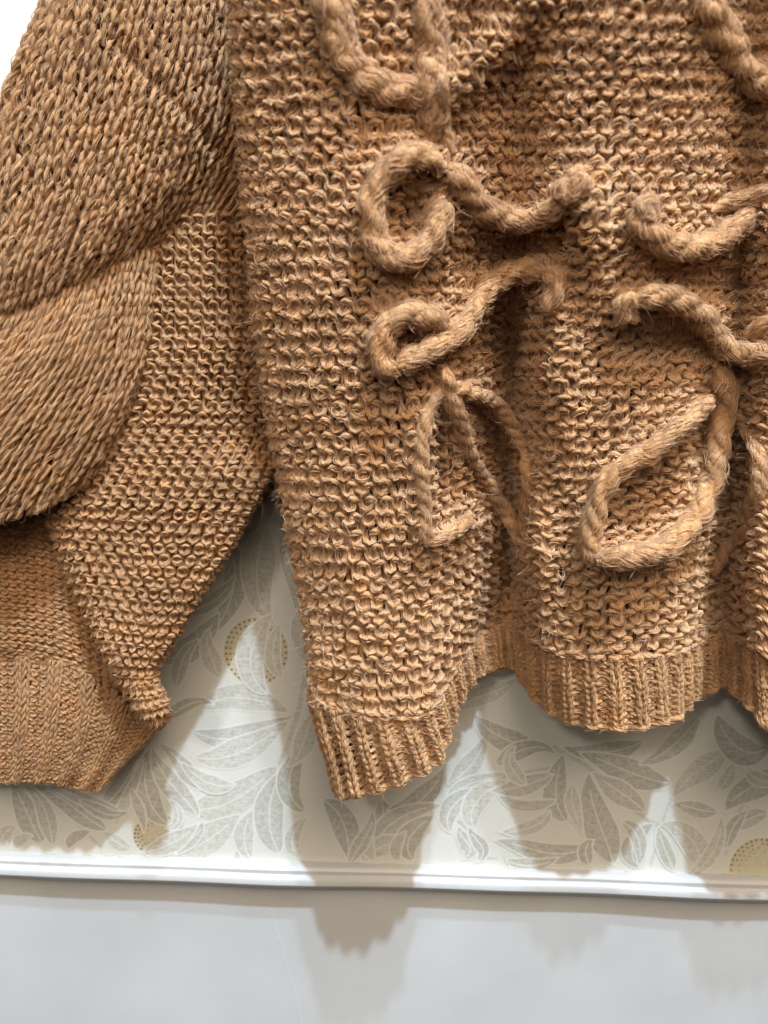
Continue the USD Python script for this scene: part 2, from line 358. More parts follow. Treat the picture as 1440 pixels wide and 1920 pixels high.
stems = [
    ([(272, 1400), (285, 1380), (300, 1360), (320, 1340)], 6), ([(440, 1620), (470, 1540), (520, 1440), (560, 1330), (575, 1240)], 9), ([(440, 1080), (450, 1040), (470, 1000)], 6),
    ([(190, 1590), (130, 1530), (60, 1472), (0, 1440)], 6), ([(690, 1612), (760, 1548), (830, 1505), (920, 1465), (1040, 1440)], 7), ([(860, 1540), (880, 1570), (900, 1600), (930, 1610)], 6),
    ([(1010, 1390), (1060, 1412), (1110, 1445), (1190, 1520), (1240, 1550)], 8), ([(1220, 1620), (1240, 1550), (1255, 1505), (1290, 1450)], 6), ([(1440, 1475), (1400, 1500), (1372, 1560), (1362, 1600)], 6), ([(300, 1560), (285, 1520), (270, 1480)], 5),
]
for s in stems:
    stem(*s)
fruit(480, 1222, 62, 68)
fruit(300, 1568, 54, 46)
fruit(1425, 1628, 62, 66)
for a in exec_leaves:
    leaf(*a, vein=a[1] > 20, lines=a[1] > 36)
leaf([(500, 1300), (470, 1240), (482, 1190), (512, 1150)], 46, 1)
leaf([(270, 1598), (300, 1590), (340, 1570), (370, 1545)], 34, 1)
leaf([(528, 1270), (512, 1225), (516, 1195), (524, 1170)], 26, 1)
leaf([(312, 1552), (330, 1545), (335, 1530), (318, 1500)], 16, 1)


# ------------------------------------------------------------------ cloth sheets and knitting
class Sheet:
    """A smooth cloth surface through control points (rows: t down, columns: s along), each (pixel x, pixel y, metres off the wall)."""

    def __init__(self, grid, mod=None):
        g = np.array(grid, float)
        P = unproject(g[..., 0], g[..., 1], g[..., 2])
        self.ls = np.r_[0, np.cumsum(np.linalg.norm(np.diff(P, axis=1), axis=2).mean(0))]
        self.lt = np.r_[0, np.cumsum(np.linalg.norm(np.diff(P, axis=0), axis=2).mean(1))]
        ts, ss = np.linspace(0, self.lt[-1], 140), np.linspace(0, self.ls[-1], 140)
        Q = PchipInterpolator(self.ls, P, axis=1)(ss)
        Q = PchipInterpolator(self.lt, Q, axis=0)(ts)
        if mod is not None:
            qx, qy = project(Q)
            Q = unproject(qx, qy, -Q[..., 1] + mod(qx, qy))
        self.f = [RectBivariateSpline(ts, ss, Q[..., k], s=2e-7 * Q.shape[0] * 4) for k in range(3)]
        self.Ls, self.Lt = self.ls[-1], self.lt[-1]

    def at(self, t, s):
        t, s = np.clip(t, -0.01, self.Lt + 0.01), np.clip(s, 0, self.Ls)
        p = np.stack([f.ev(t, s) for f in self.f], -1)
        dt = np.stack([f.ev(t, s, dx=1) for f in self.f], -1)
        ds = np.stack([f.ev(t, s, dy=1) for f in self.f], -1)
        n = np.cross(ds, dt)
        n /= np.linalg.norm(n, axis=-1, keepdims=True) + 1e-12
        return p, n * self.sign

    sign = 1.0

    def face(self):
        p, n = self.at(np.full(9, self.Lt / 2), np.linspace(0.3, 0.7, 9) * self.Ls)
        self.sign = 1.0 if (n @ -FWD).sum() > 0 else -1.0
        return self

    def backing(self, off, nt=90, ns=90, t0=0, t1=1, s0=0, s1=1):
        T, S = np.meshgrid(np.linspace(t0, t1, nt) * self.Lt, np.linspace(s0, s1, ns) * self.Ls, indexing='ij')
        p, n = self.at(T, S)
        v = (p - n * off).reshape(-1, 3)
        i, j = np.meshgrid(np.arange(nt - 1), np.arange(ns - 1), indexing='ij')
        a = i * ns + j
        q = np.stack([a, a + 1, a + ns + 1, a + ns], -1).reshape(-1, 4)
        if self.sign > 0:
            q = q[:, ::-1]
        back = (p - n * (off + 0.0012)).reshape(-1, 3)
        return np.vstack([v, back]), np.vstack([q, q[:, ::-1] + len(v)])


def frames(c, ref):
    t = np.gradient(c, axis=0)
    t /= np.linalg.norm(t, axis=1, keepdims=True) + 1e-12
    a = ref - (ref * t).sum(1, keepdims=True) * t
    a /= np.linalg.norm(a, axis=1, keepdims=True) + 1e-12
    return t, a, np.cross(t, a)


def tube(c, ref, r, sides=6):
    t, a, b = frames(c, ref)
    n = len(c)
    ang = np.linspace(0, 2 * np.pi, sides + 1)
    r = np.broadcast_to(r, (n,))
    v = c[:, None] + r[:, None, None] * (np.cos(ang)[None, :, None] * a[:, None] + np.sin(ang)[None, :, None] * b[:, None])
    arc = np.r_[0, np.cumsum(np.linalg.norm(np.diff(c, axis=0), axis=1))]
    uv = np.stack(np.broadcast_arrays(arc[:, None], ang[None, :] / (2 * np.pi)), -1).reshape(-1, 2)
    i, j = np.meshgrid(np.arange(n - 1), np.arange(sides), indexing='ij')
    k = sides + 1
    q = np.stack([i * k + j, i * k + j + 1, (i + 1) * k + j + 1, (i + 1) * k + j], -1).reshape(-1, 4)
    nrm = (np.cos(ang)[None, :, None] * a[:, None] + np.sin(ang)[None, :, None] * b[:, None]).reshape(-1, 3)
    return v.reshape(-1, 3), np.vstack([q[:, [0, 1, 2]], q[:, [0, 2, 3]]]), uv, nrm


def put_tubes(name, tubes, material, parent):
    v = np.vstack([x[0] for x in tubes])
    off = np.cumsum([0] + [len(x[0]) for x in tubes])[:-1]
    f = np.vstack([x[1] + o for x, o in zip(tubes, off)])
    uv, nrm = np.vstack([x[2] for x in tubes]), np.vstack([x[3] for x in tubes])
    g = usdkit.mesh(stage, path_for(name, parent), (v, f), material, smooth=False, uv=uv)
    g.CreateNormalsAttr(Vt.Vec3fArray.FromNumpy(nrm.astype(np.float32)))
    g.SetNormalsInterpolation('vertex')
    return g.GetPrim()


class Fibres:
    def __init__(self):
        self.p, self.w = [], []

    def wrap(self, c, ref, r, per, span, npts=5, width=0.00028, twist=240.0, fluff=1.0, loose=None):
        """Wool fibres laid along the yarn c in its twist, their ends lifting off it."""
        n = len(c)
        if n < 6:
            return
        t, a, b = frames(c, ref)
        arc = np.r_[0, np.cumsum(np.linalg.norm(np.diff(c, axis=0), axis=1))]
        count = max(1, int(per * n))
        i0 = rng.uniform(-0.5 * span, n - 0.5 * span, count)
        L = span * rng.uniform(0.5, 1.3, count)
        u = np.linspace(0, 1, npts)
        idx = np.clip(i0[:, None] + L[:, None] * u, 0, n - 1.001)
        k = idx.astype(int); fr = (idx - k)[..., None]
        lerp = lambda A: A[k] * (1 - fr) + A[k + 1] * fr
        cc, aa, bb = lerp(c), lerp(a), lerp(b)
        ar = arc[k] * (1 - fr[..., 0]) + arc[k + 1] * fr[..., 0]
        ph = rng.uniform(0, 2 * np.pi, count)[:, None] + twist * (ar - ar[:, :1]) + 0.3 * rng.standard_normal((count, npts)).cumsum(1) * 0.5
        e = np.abs(2 * u - 1) ** 3
        lift = 1.0 + rng.uniform(-0.05, 0.30, count)[:, None] + fluff * rng.exponential(0.40, count)[:, None] * e * (rng.random(count) < 0.6)[:, None]
        if loose is not None:      # an open, hairy bundle: fibres anywhere from the core to the halo, slightly across the yarn
            lift = (loose[0] + (loose[1] - loose[0]) * rng.random(count) ** 1.3)[:, None] + 0.16 * rng.standard_normal((count, npts)) + fluff * rng.exponential(0.5, count)[:, None] * e * (rng.random(count) < 0.5)[:, None]
            ph = ph + rng.normal(0, 0.7, count)[:, None] * (u - 0.5)
        rr = np.broadcast_to(r, (n,))
        rad = (rr[k] * lift)[..., None]
        self.p.append(cc + rad * (np.cos(ph)[..., None] * aa + np.sin(ph)[..., None] * bb))
        w = width * rng.uniform(0.6, 1.25, count)[:, None] * (1 - 0.75 * np.abs(2 * u - 1) ** 4)
        self.w.append(w)

    def stray(self, c, ref, r, per, length, width=0.000105, npts=4):
        """Loose curly hairs that stand off the yarn."""
        n = len(c)
        t, a, b = frames(c, ref)
        count = rng.poisson(per * n)
        if not count:
            return
        i = rng.integers(0, n, count)
        ph = rng.uniform(-1.6, 1.6, count)
        out = np.cos(ph)[:, None] * a[i] + np.sin(ph)[:, None] * b[i]
        side = rng.standard_normal((count, 3)); side /= np.linalg.norm(side, axis=1, keepdims=True)
        d1 = out * 0.55 + side * 0.9; d1 /= np.linalg.norm(d1, axis=1, keepdims=True)
        d2 = np.cross(d1, rng.standard_normal((count, 3))); d2 /= np.linalg.norm(d2, axis=1, keepdims=True)
        L = length * rng.lognormal(0, 0.5, count)
        curl = rng.uniform(0.3, 3.2, count)
        u = np.linspace(0, 1, npts)
        # a circular arc of total turn "curl"
        x = np.sin(curl[:, None] * u) / curl[:, None] * L[:, None]
        y = (1 - np.cos(curl[:, None] * u)) / curl[:, None] * L[:, None]
        rr = np.broadcast_to(r, (n,))[i]
        p = c[i][:, None] + out[:, None] * (rr * 0.9)[:, None, None] + x[..., None] * d1[:, None] + y[..., None] * d2[:, None]
        self.p.append(p)
        self.w.append(np.broadcast_to(width * rng.uniform(0.7, 1.3, count)[:, None] * (1 - 0.6 * u), (count, npts)))

    def put(self, name, material, parent):
        if not self.p:
            return
        p = np.concatenate([q.reshape(-1, 3) for q in self.p]).astype(np.float32)
        w = np.concatenate([q.ravel() for q in self.w]).astype(np.float32)
        cnt = np.concatenate([np.full(len(q), q.shape[1], np.int32) for q in self.p])
        keep = np.repeat(p[np.cumsum(cnt) - cnt, 0] < 0.27, cnt)      # nothing finer than the yarn itself past the picture's right edge
        cnt = cnt[keep[np.cumsum(cnt) - cnt]]
        p, w = p[keep], w[keep]
        c = UsdGeom.BasisCurves.Define(stage, path_for(name, parent))
        c.CreateTypeAttr('linear')
        c.CreatePointsAttr(Vt.Vec3fArray.FromNumpy(p))
        c.CreateCurveVertexCountsAttr(Vt.IntArray.FromNumpy(cnt))
        c.CreateWidthsAttr(Vt.FloatArray.FromNumpy(w))
        c.SetWidthsInterpolation('vertex')
        UsdShade.MaterialBindingAPI.Apply(c.GetPrim()).Bind(material)
        tag(c.GetPrim(), kind='stuff')
        STAT[0] += int((cnt - 1).sum()) * 6


STAT = [0]
SAMP = 12


def smooth_noise(n, step, r):
    k = max(2, int(n / step) + 3)
    return np.interp(np.linspace(0, k - 1, n), np.arange(k), r.standard_normal(k))


def row_line(sh, t, s0, s1, nst, P, h=0.78, D=0.0016, alpha=1.35, skew=0.0, purl=None, lift=None, jit=0.5, trow=None):
    """The yarn of one knitted row: loops up (heads) and down (feet) stand proud as on the purl side."""
    n = nst * SAMP + 1
    th = np.linspace(0, 2 * np.pi * nst, n)
    W = (s1 - s0) / nst
    x = (th + alpha * np.sin(2 * th)) / (2 * np.pi)
    skew = skew(s0 + (th / (2 * np.pi)) * W) if callable(skew) else skew
    x = x + 0.10 * jit * smooth_noise(n, SAMP, rng) + skew * np.cos(th)
    amp = h * P * (1 + 0.12 * jit * smooth_noise(n, SAMP * 0.7, rng))
    tt = t + 0.12 * P * (fbm(np.stack([np.linspace(s0, s1, n) * 60, np.full(n, t * 60), np.full(n, 3.0)], -1), 2, 9) - 0.5) * 2 - amp * np.cos(th) + 0.07 * P * jit * smooth_noise(n, SAMP * 1.5, rng)
    if trow is not None:
        tt = tt + trow(x / nst)
    s = s0 + np.clip(x, -0.3, nst + 0.3) * W
    p, nr = sh.at(tt, s)
    sg = 1.0 if purl is None else purl(s)
    off = 0.0011 * (fbm(np.stack([s * 45, tt * 45, np.full_like(s, sh.Ls * 100)], -1), 2, 3) - 0.5) * 2 + D * np.cos(2 * th) * sg + D * 0.18 * jit * smooth_noise(n, SAMP * 0.6, rng)
    if lift is not None:
        off = off + lift(s)
    return p + nr * off[:, None], nr, s


def knit(part, sh, name, P, W, r, fibres, material, count=None, vary=False, t_in=0.0, t_out=None, per=1.0, span=13, fwidth=0.00028, stray=0.05, slen=0.006, t_list=None, fluff=1.0, twist=240., loose=(0.9, 1.8), **kw):
    t_out = sh.Lt if t_out is None else t_out
    rows = t_list if t_list is not None else np.arange(t_in + P * 0.5, t_out, P)
    lines = []
    for t in rows:
        if vary:
            q, _ = sh.at(np.full(60, t), np.linspace(0, sh.Ls, 60))
            nst = max(2, int(round(np.linalg.norm(np.diff(q, axis=0), axis=1).sum() / W)))
        else:
            nst = count or max(2, int(round(sh.Ls / W)))
        c, nr, s = row_line(sh, t, 0.0, sh.Ls, nst, P, **kw)
        rad = r * (1 + 0.10 * smooth_noise(len(c), 9, rng))
        put_tubes(name, [tube(c, nr, rad)], material, part)
        fibres.wrap(c, nr, rad, per, span, width=fwidth, fluff=fluff, twist=twist, loose=loose)
        fibres.stray(c, nr, rad, stray, slen)
    return rows


jumper = thing('knitted_jumper', 'camel brown chunky knitted jumper with raised cord loops hanging against the leafy wallpaper', 'jumper')

# ---- body front: columns run from behind the left edge, over the left lobe, valley, centre lobe, recess, right lobe
body_px = [
    # x at: wrap, wrap, left edge, lobe, lobe, lobe right, fold, valley, valley, lobe edge, centre, centre, centre right, edge, recess, right lobe, beyond
    [500, 455, 432, 445, 500, 590, 700, 800, 885, 960, 1040, 1120, 1205, 1285, 1355, 1410, 1460, 1560],
    [505, 458, 437, 450, 505, 595, 702, 800, 885, 962, 1042, 1122, 1205, 1285, 1355, 1408, 1455, 1550],
    [515, 470, 452, 464, 515, 605, 710, 805, 888, 965, 1043, 1120, 1200, 1278, 1348, 1402, 1448, 1540],
    [535, 492, 474, 486, 535, 620, 722, 815, 895, 968, 1038, 1112, 1190, 1268, 1338, 1390, 1435, 1520],
    [560, 518, 499, 511, 560, 645, 745, 835, 906, 965, 1020, 1090, 1172, 1258, 1328, 1378, 1424, 1510],
    [598, 556, 538, 550, 596, 675, 765, 845, 908, 958, 1008, 1078, 1165, 1255, 1322, 1370, 1418, 1505],
    [632, 592, 574, 585, 628, 700, 782, 845, 902, 952, 1002, 1070, 1160, 1252, 1318, 1364, 1414, 1500],
    [648, 606, 587, 598, 640, 712, 790, 838, 892, 948, 999, 1068, 1158, 1250, 1314, 1360, 1413, 1500],
    [690, 655, 640, 648, 680, 745, 815, 846, 896, 958, 1004, 1075, 1165, 1256, 1314, 1362, 1418, 1500],
]
body_py = [
    [-100] * 18,
    [0] * 18,
    [240] * 18,
    [480] * 18,
    [722, 722, 722, 722, 722, 724, 720, 708, 694, 684, 684, 690, 693, 692, 688, 685, 690, 700],
    [948, 948, 948, 948, 950, 954, 948, 928, 896, 876, 880, 890, 894, 892, 882, 878, 886, 905],
    [1165, 1165, 1165, 1165, 1166, 1168, 1156, 1112, 1062, 1034, 1044, 1060, 1064, 1060, 1044, 1034, 1050, 1082],
    [1310, 1312, 1314, 1316, 1330, 1346, 1340, 1272, 1196, 1172, 1198, 1226, 1232, 1226, 1200, 1184, 1210, 1260],
    [1485, 1488, 1490, 1490, 1486, 1466, 1430, 1345, 1262, 1246, 1306, 1352, 1364, 1350, 1300, 1282, 1332, 1425],
]
prof_top = [.045, .065, .085, .098, .110, .116, .117, .116, .115, .114, .114, .116, .117, .116, .113, .112, .114, .116]
prof_mid = [.030, .045, .060, .072, .084, .093, .095, .089, .074, .056, .080, .087, .088, .085, .073, .060, .078, .090]
prof_low = [.022, .034, .046, .056, .067, .076, .076, .062, .036, .016, .050, .064, .069, .065, .046, .030, .060, .070]
prof_rib = [.024, .034, .045, .054, .064, .073, .071, .050, .022, .010, .040, .058, .066, .061, .036, .026, .058, .068]
prof_hem = [.030, .038, .046, .054, .063, .069, .064, .040, .017, .012, .030, .051, .062, .055, .030, .028, .056, .064]
mixp = lambda a, b, k: [x * (1 - k) + y * k for x, y in zip(a, b)]
body_d = [prof_top, mixp(prof_top, prof_mid, .15), mixp(prof_top, prof_mid, .55), mixp(prof_top, prof_mid, .85), mixp(prof_mid, prof_low, .3), mixp(prof_mid, prof_low, .75), prof_low, prof_rib, prof_hem]
body_grid = np.stack([np.array(body_px, float), np.array(body_py, float), np.array(body_d)], -1)
body_grid = np.concatenate([body_grid, body_grid[:, -1:] + [130, 0, -.004], body_grid[:, -1:] + [270, -30, -.016]], 1)   # the front goes on past the picture's edge


def near(paths, sx):
    """Gaussian closeness of pixels to a set of pixel polylines."""
    from scipy.spatial import cKDTree
    pts = []
    for q in paths:
        q = np.array(q, float)
        tt = np.r_[0, np.cumsum(np.linalg.norm(np.diff(q, axis=0), axis=1))]
        pts.append(CubicSpline(tt, q)(np.arange(0, tt[-1], 5)) if len(q) > 2 else np.stack([np.interp(np.arange(0, tt[-1], 5), tt, q[:, k]) for k in (0, 1)], 1))
    tree = cKDTree(np.vstack(pts))
    return lambda x, y: np.exp(-0.5 * (tree.query(np.stack([x, y], -1).reshape(-1, 2))[0].reshape(x.shape) / sx) ** 2)


CORDS = {
    'ring': [(830, 318), (800, 296), (752, 302), (712, 340), (696, 395), (706, 450), (745, 488), (790, 470), (822, 425), (832, 380)],
    'tail': [(838, 312), (868, 345), (900, 385), (940, 408), (985, 412), (1025, 400), (1062, 378)],
    'bow': [(1212, 382), (1202, 420), (1230, 448), (1280, 465), (1330, 458), (1375, 430), (1412, 392)],
    'loop': [(846, 612), (805, 598), (760, 590), (728, 612), (716, 652), (730, 690), (752, 690)],
    'sweep': [(742, 690), (790, 664), (835, 640), (866, 616), (890, 575), (925, 535), (968, 512), (1020, 516)],
    'arch': [(1190, 562), (1235, 556), (1285, 572), (1322, 606), (1345, 640), (1385, 662), (1450, 668)],
    'left_leaf': [(838, 722), (808, 762), (792, 820), (790, 890), (796, 960), (806, 1012), (846, 1000), (884, 972)],
    'mid_leaf': [(836, 690), (842, 730), (862, 790), (880, 850), (912, 905), (940, 950), (972, 998), (992, 1030)],
    'right_leaf': [(842, 722), (880, 738), (922, 752), (955, 790), (982, 840), (992, 890), (988, 950), (984, 1005)],
    'big_right': [(1348, 690), (1358, 740), (1352, 800), (1342, 860), (1322, 930), (1292, 990), (1245, 1030), (1185, 1042), (1118, 1052)],
    'big_left': [(1340, 742), (1288, 786), (1240, 830), (1188, 862), (1142, 898), (1116, 955), (1106, 1010), (1110, 1060)],
}
ridge_up = near(list(CORDS.values()), 15)
diagonal = near([[(842, 165), (900, 118), (960, 60), (1010, -30)]], 26)
ridge_wide = near(list(CORDS.values()), 34)
hollows = [(770, 400, 34, 44, .007), (950, 480, 100, 38, .007), (940, 610, 55, 60, .014), (900, 830, 34, 90, .010), (935, 850, 36, 80, .012), (965, 700, 36, 80, .012), (1050, 470, 30, 60, .008), (975, 960, 22, 110, .012), (1240, 640, 75, 45, .012), (1320, 530, 90, 28, .008), (1310, 790, 16, 70, .012),
           (1385, 880, 22, 90, .014), (1220, 940, 60, 60, .006), (770, 630, 28, 24, .006), (830, 880, 22, 70, .006), (960, 1120, 26, 120, .015), (905, 1080, 36, 110, .007), (1345, 1120, 24, 90, .008)]
swells = [(1115, 420, 38, 130, .015), (1050, 720, 38, 170, .014), (1016, 1060, 26, 150, .010), (1420, 1000, 40, 200, .008), (700, 700, 120, 260, .004)]


def relief(x, y):
    o = 0.0045 * ridge_up(x, y) + 0.003 * ridge_wide(x, y) + 0.009 * diagonal(x, y)
    for cx, cy, rx, ry, a in hollows:
        o = o - a * np.exp(-(((x - cx) / rx) ** 2 + ((y - cy) / ry) ** 2))
    for cx, cy, rx, ry, a in swells:
        o = o + a * np.exp(-(((x - cx) / rx) ** 2 + ((y - cy) / ry) ** 2))
    return o


body = Sheet(body_grid[:8], relief).face()
rib = Sheet(body_grid[7:9].repeat(1, axis=0) if False else np.stack([body_grid[7], body_grid[7] * .5 + body_grid[8] * .5, body_grid[8]])).face()

front = obj('front_panel', body.backing(0.0042, 130, 150), BACKING, jumper, smooth=True)
fib = Fibres()
nst = int(round(body.Ls / 0.0080))
knit(front, body, 'knit_row', 0.0075, 0.0080, 0.00120, fib, YARN, count=nst, t_out=body.Lt + 0.005, D=0.0024, h=0.94, alpha=1.12, jit=0.85, skew=lambda s: np.interp(s / body.ls[17], [0, 0.15, 0.45, 0.60, 0.66, 0.74, 0.86, 1.0], [-0.03, -0.10, -0.11, -0.04, 0.11, 0.08, 0.0, 0.05]), per=2.5, span=9, fwidth=0.00029, stray=1.1, slen=0.0042, fluff=0.8)
fib.put('wool_fibres', FIBRE, front)

# ---- hem ribbing
hem = obj('hem_ribbing', rib.backing(0.0030, 24, 150), BACKING, jumper, smooth=True)
fib = Fibres()
nrib = int(round(rib.Ls / 0.0062))
nrib += nrib % 2
PER = rib.Ls / (nrib / 2)
ridge = lambda s: 0.5 + 0.5 * np.cos(2 * np.pi * s / PER)
rows_c = []
RL = lambda s: np.interp(s / rib.ls[17], [0.0, 0.42, 0.6, 1.0], [0.0050, 0.0048, 0.0026, 0.0026])
PR = 0.0037
for t in np.arange(PR * 0.3, rib.Lt + 0.0005, PR):
    c, nr, s = row_line(rib, t, 0.0, rib.Ls, nrib, PR, h=0.85, D=0.0011, alpha=1.2, purl=lambda s: np.where(ridge(s) > 0.5, -1.0, 1.0), lift=lambda s, q=min(1.0, 0.25 + t / (0.45 * rib.Lt)): q * (RL(s) * ridge(s) - 0.35 * RL(s)))
    rad = 0.00108 * (1 + 0.1 * smooth_noise(len(c), 9, rng))
    rows_c.append((c, nr, rad))
    fib.wrap(c, nr, rad, 1.7, 9, width=0.00030, loose=(0.9, 1.6))
    fib.stray(c, nr, rad, 0.5, 0.003)
step = 2 * SAMP
for k in range(nrib // 2 + 1):
    a, b = max(0, k * step - SAMP), min(nrib * SAMP, k * step + SAMP)
    if b - a < 4:
        continue
    put_tubes('rib', [tube(c[a:b + 1], nr[a:b + 1], rad[a:b + 1]) for c, nr, rad in rows_c], YARN, hem)
# cast-on edge
se = np.linspace(0, rib.Ls, 900)
ce, ne = rib.at(np.full(900, rib.Lt + 0.0005) + 0.0007 * np.sin(2 * np.pi * se / PER), se)
ce = ce + ne * (0.0025 * ridge(se) - 0.0008)[:, None]
put_tubes('cast_on_edge', [tube(ce, ne, 0.0018 * (1 + 0.2 * smooth_noise(900, 8, rng)))], YARN, hem)
fib.wrap(ce, ne, np.full(900, 0.0018), 1.2, 14, width=0.00028)
fib.stray(ce, ne, np.full(900, 0.0018), 0.1, 0.005)
fib.put('wool_fibres', FIBRE_RIB, hem)

# ---- back of the jumper, close to the wall
bx = [500, 560, 620, 720, 850, 1000, 1150, 1300, 1450, 1560]
back_grid = np.stack([np.stack([np.array(bx, float) - o, np.full(10, py), np.full(10, 0.006)], -1) for o, py in ((20, 300), (0, 800), (-70, 1100), (-95, 1215))])
backs = Sheet(back_grid).face()
backp = obj('back_panel', backs.backing(0.0, 40, 40), BACKING, jumper, smooth=True)
fib = Fibres()
knit(backp, backs, 'knit_row', 0.0080, 0.0084, 0.0017, fib, YARN, D=0.0012, t_in=backs.Lt - 0.034, per=0.5, stray=0.03)
fib.put('wool_fibres', FIBRE, backp)

# ---- sleeve, upper part: rows run down it
A_px = [
    [(125, -70), (85, 55), (36, 180), (-5, 330), (-50, 480), (-70, 600)],
    [(104, -70), (64, 55), (13, 180), (-25, 330), (-66, 480), (-88, 610)],
    [(118, -70), (80, 60), (32, 190), (-6, 330), (-38, 480), (-55, 606)],
    [(150, -70), (118, 90), (88, 230), (60, 360), (25, 480), (-5, 592)],
    [(230, -70), (198, 90), (168, 230), (140, 350), (105, 450), (68, 566)],
    [(310, -70), (280, 90), (252, 220), (222, 330), (190, 430), (146, 528)],
    [(385, -70), (362, 80), (334, 210), (305, 310), (270, 400), (218, 500)],
    [(450, -70), (432, 70), (412, 190), (384, 290), (345, 380), (282, 470)],
    [(505, -70), (492, 70), (478, 180), (455, 280), (418, 360), (352, 450)],
    [(560, -70), (550, 70), (540, 180), (525, 280), (490, 350), (430, 440)],
]
A_d = [.034, .046, .054, .060, .062, .061, .056, .047, .040, .034]
A_j = np.array([(0, .003, .004, .005, .005, .000)] * 6 + [(0, .003, .004, .004, .002, -.002), (0, .003, .003, .002, -.001, -.004), (0, .002, .002, .001, -.001, -.002), (0, 0, 0, 0, 0, 0)])
Ag = np.array([[(x, y, d + A_j[k, j]) for j, (x, y) in enumerate(r)] for k, (r, d) in enumerate(zip(A_px, A_d))])
groove, lip = near([[(205, 70), (255, 125), (310, 180), (365, 235), (415, 300)]], 6), near([[(192, 84), (242, 139), (297, 194), (352, 249), (402, 314)]], 9)
sh = Sheet(Ag.transpose(1, 0, 2), lambda x, y: 0.0014 * lip(x, y) - 0.0042 * groove(x, y)).face()
upper = obj('upper_sleeve', sh.backing(0.0026, 80, 80), BACKING, jumper, smooth=True)
fib = Fibres()
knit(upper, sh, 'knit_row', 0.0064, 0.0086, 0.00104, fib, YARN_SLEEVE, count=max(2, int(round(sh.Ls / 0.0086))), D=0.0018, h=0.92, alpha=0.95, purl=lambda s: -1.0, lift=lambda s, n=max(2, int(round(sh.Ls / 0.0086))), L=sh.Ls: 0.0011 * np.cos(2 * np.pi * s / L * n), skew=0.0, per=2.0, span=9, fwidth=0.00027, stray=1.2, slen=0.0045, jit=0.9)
fib.put('wool_fibres', FIBRE_SLEEVE, upper)
# ---- sleeve, lower fold (rows fan down to the left)
D_px = [
    [(300, 472), (292, 560), (276, 650), (252, 730), (226, 805), (196, 880)],
    [(286, 470), (272, 560), (255, 650), (226, 740), (182, 830), (118, 935)],
    [(245, 470), (232, 560), (210, 650), (172, 745), (112, 850), (48, 965)],
    [(200, 478), (182, 570), (152, 660), (100, 760), (36, 860), (-30, 985)],
    [(150, 490), (126, 585), (82, 680), (20, 770), (-50, 870), (-120, 1000)],
    [(90, 512), (58, 610), (0, 700), (-70, 790), (-140, 890), (-220, 1010)],
    [(15, 520), (-30, 640), (-80, 720), (-160, 800), (-230, 900), (-320, 1020)],
]
D_d = [.044, .053, .058, .062, .064, .064, .062]
Dg = np.array([[(x, y, d + (-.006, -.002, .001, .003, .004, .002)[j]) for j, (x, y) in enumerate(r)] for r, d in zip(D_px, D_d)])
sh = Sheet(Dg.transpose(1, 0, 2)).face()
fold = obj('sleeve_fold', sh.backing(0.0024, 70, 70), BACKING, jumper, smooth=True)
fib = Fibres()
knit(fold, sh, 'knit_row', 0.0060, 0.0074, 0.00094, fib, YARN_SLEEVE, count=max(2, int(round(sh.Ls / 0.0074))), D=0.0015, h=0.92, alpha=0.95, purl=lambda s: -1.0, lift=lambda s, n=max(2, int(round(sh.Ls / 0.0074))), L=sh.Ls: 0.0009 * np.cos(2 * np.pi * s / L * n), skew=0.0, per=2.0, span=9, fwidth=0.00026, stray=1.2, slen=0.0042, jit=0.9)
fib.put('wool_fibres', FIBRE_SLEEVE, fold)

# ---- sleeve underside: level rows tapering to a drooping corner
C_rows = [  # y left, y right, x left, x right
    (405, 400, 215, 575), (500, 492, 215, 575), (600, 596, 215, 575), (700, 700, 200, 560), (800, 806, 165, 545), (872, 885, 120, 508), (960, 975, 92, 458),
    (1050, 1066, 122, 408), (1130, 1146, 156, 356), (1200, 1214, 186, 315), (1255, 1262, 212, 290), (1304, 1300, 240, 304), (1336, 1328, 260, 314), (1356, 1350, 278, 308)]
C_d = [.042, .042, .043, .044, .045, .046, .047, .048, .049, .050, .050, .050, .050, .046]
Cg = []
for (yl, yr, xl, xr), d in zip(C_rows, C_d):
    u = np.array([0.07, 0.0, 0.05, 0.22, 0.45, 0.70, 0.90, 0.985, 1.0, 0.93])
    dd = np.array([-.020, -.009, -.002, .002, .004, .003, 0.0, -.005, -.011, -.018]) * (0.6 + 0.4 * min(1, (xr - xl) / 200))
    if yr < 830:
        dd = dd + np.interp(u, [0.4, 0.75, 1.0], [0, -.009, -.016])
    sag = 4 * np.sin(np.pi * u)
    Cg.append([(xl + (xr - xl) * a, yl + (yr - yl) * a + s, d + e) for a, e, s in zip(u, dd, sag)])
sh = Sheet(Cg).face()
under = obj('sleeve_underside', sh.backing(0.0024, 100, 60), BACKING, jumper, smooth=True)
fib = Fibres()
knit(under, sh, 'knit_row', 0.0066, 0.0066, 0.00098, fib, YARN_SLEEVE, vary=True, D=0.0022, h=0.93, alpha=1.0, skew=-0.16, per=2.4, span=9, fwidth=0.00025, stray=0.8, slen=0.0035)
fib.put('wool_fibres', FIBRE_SLEEVE, under)

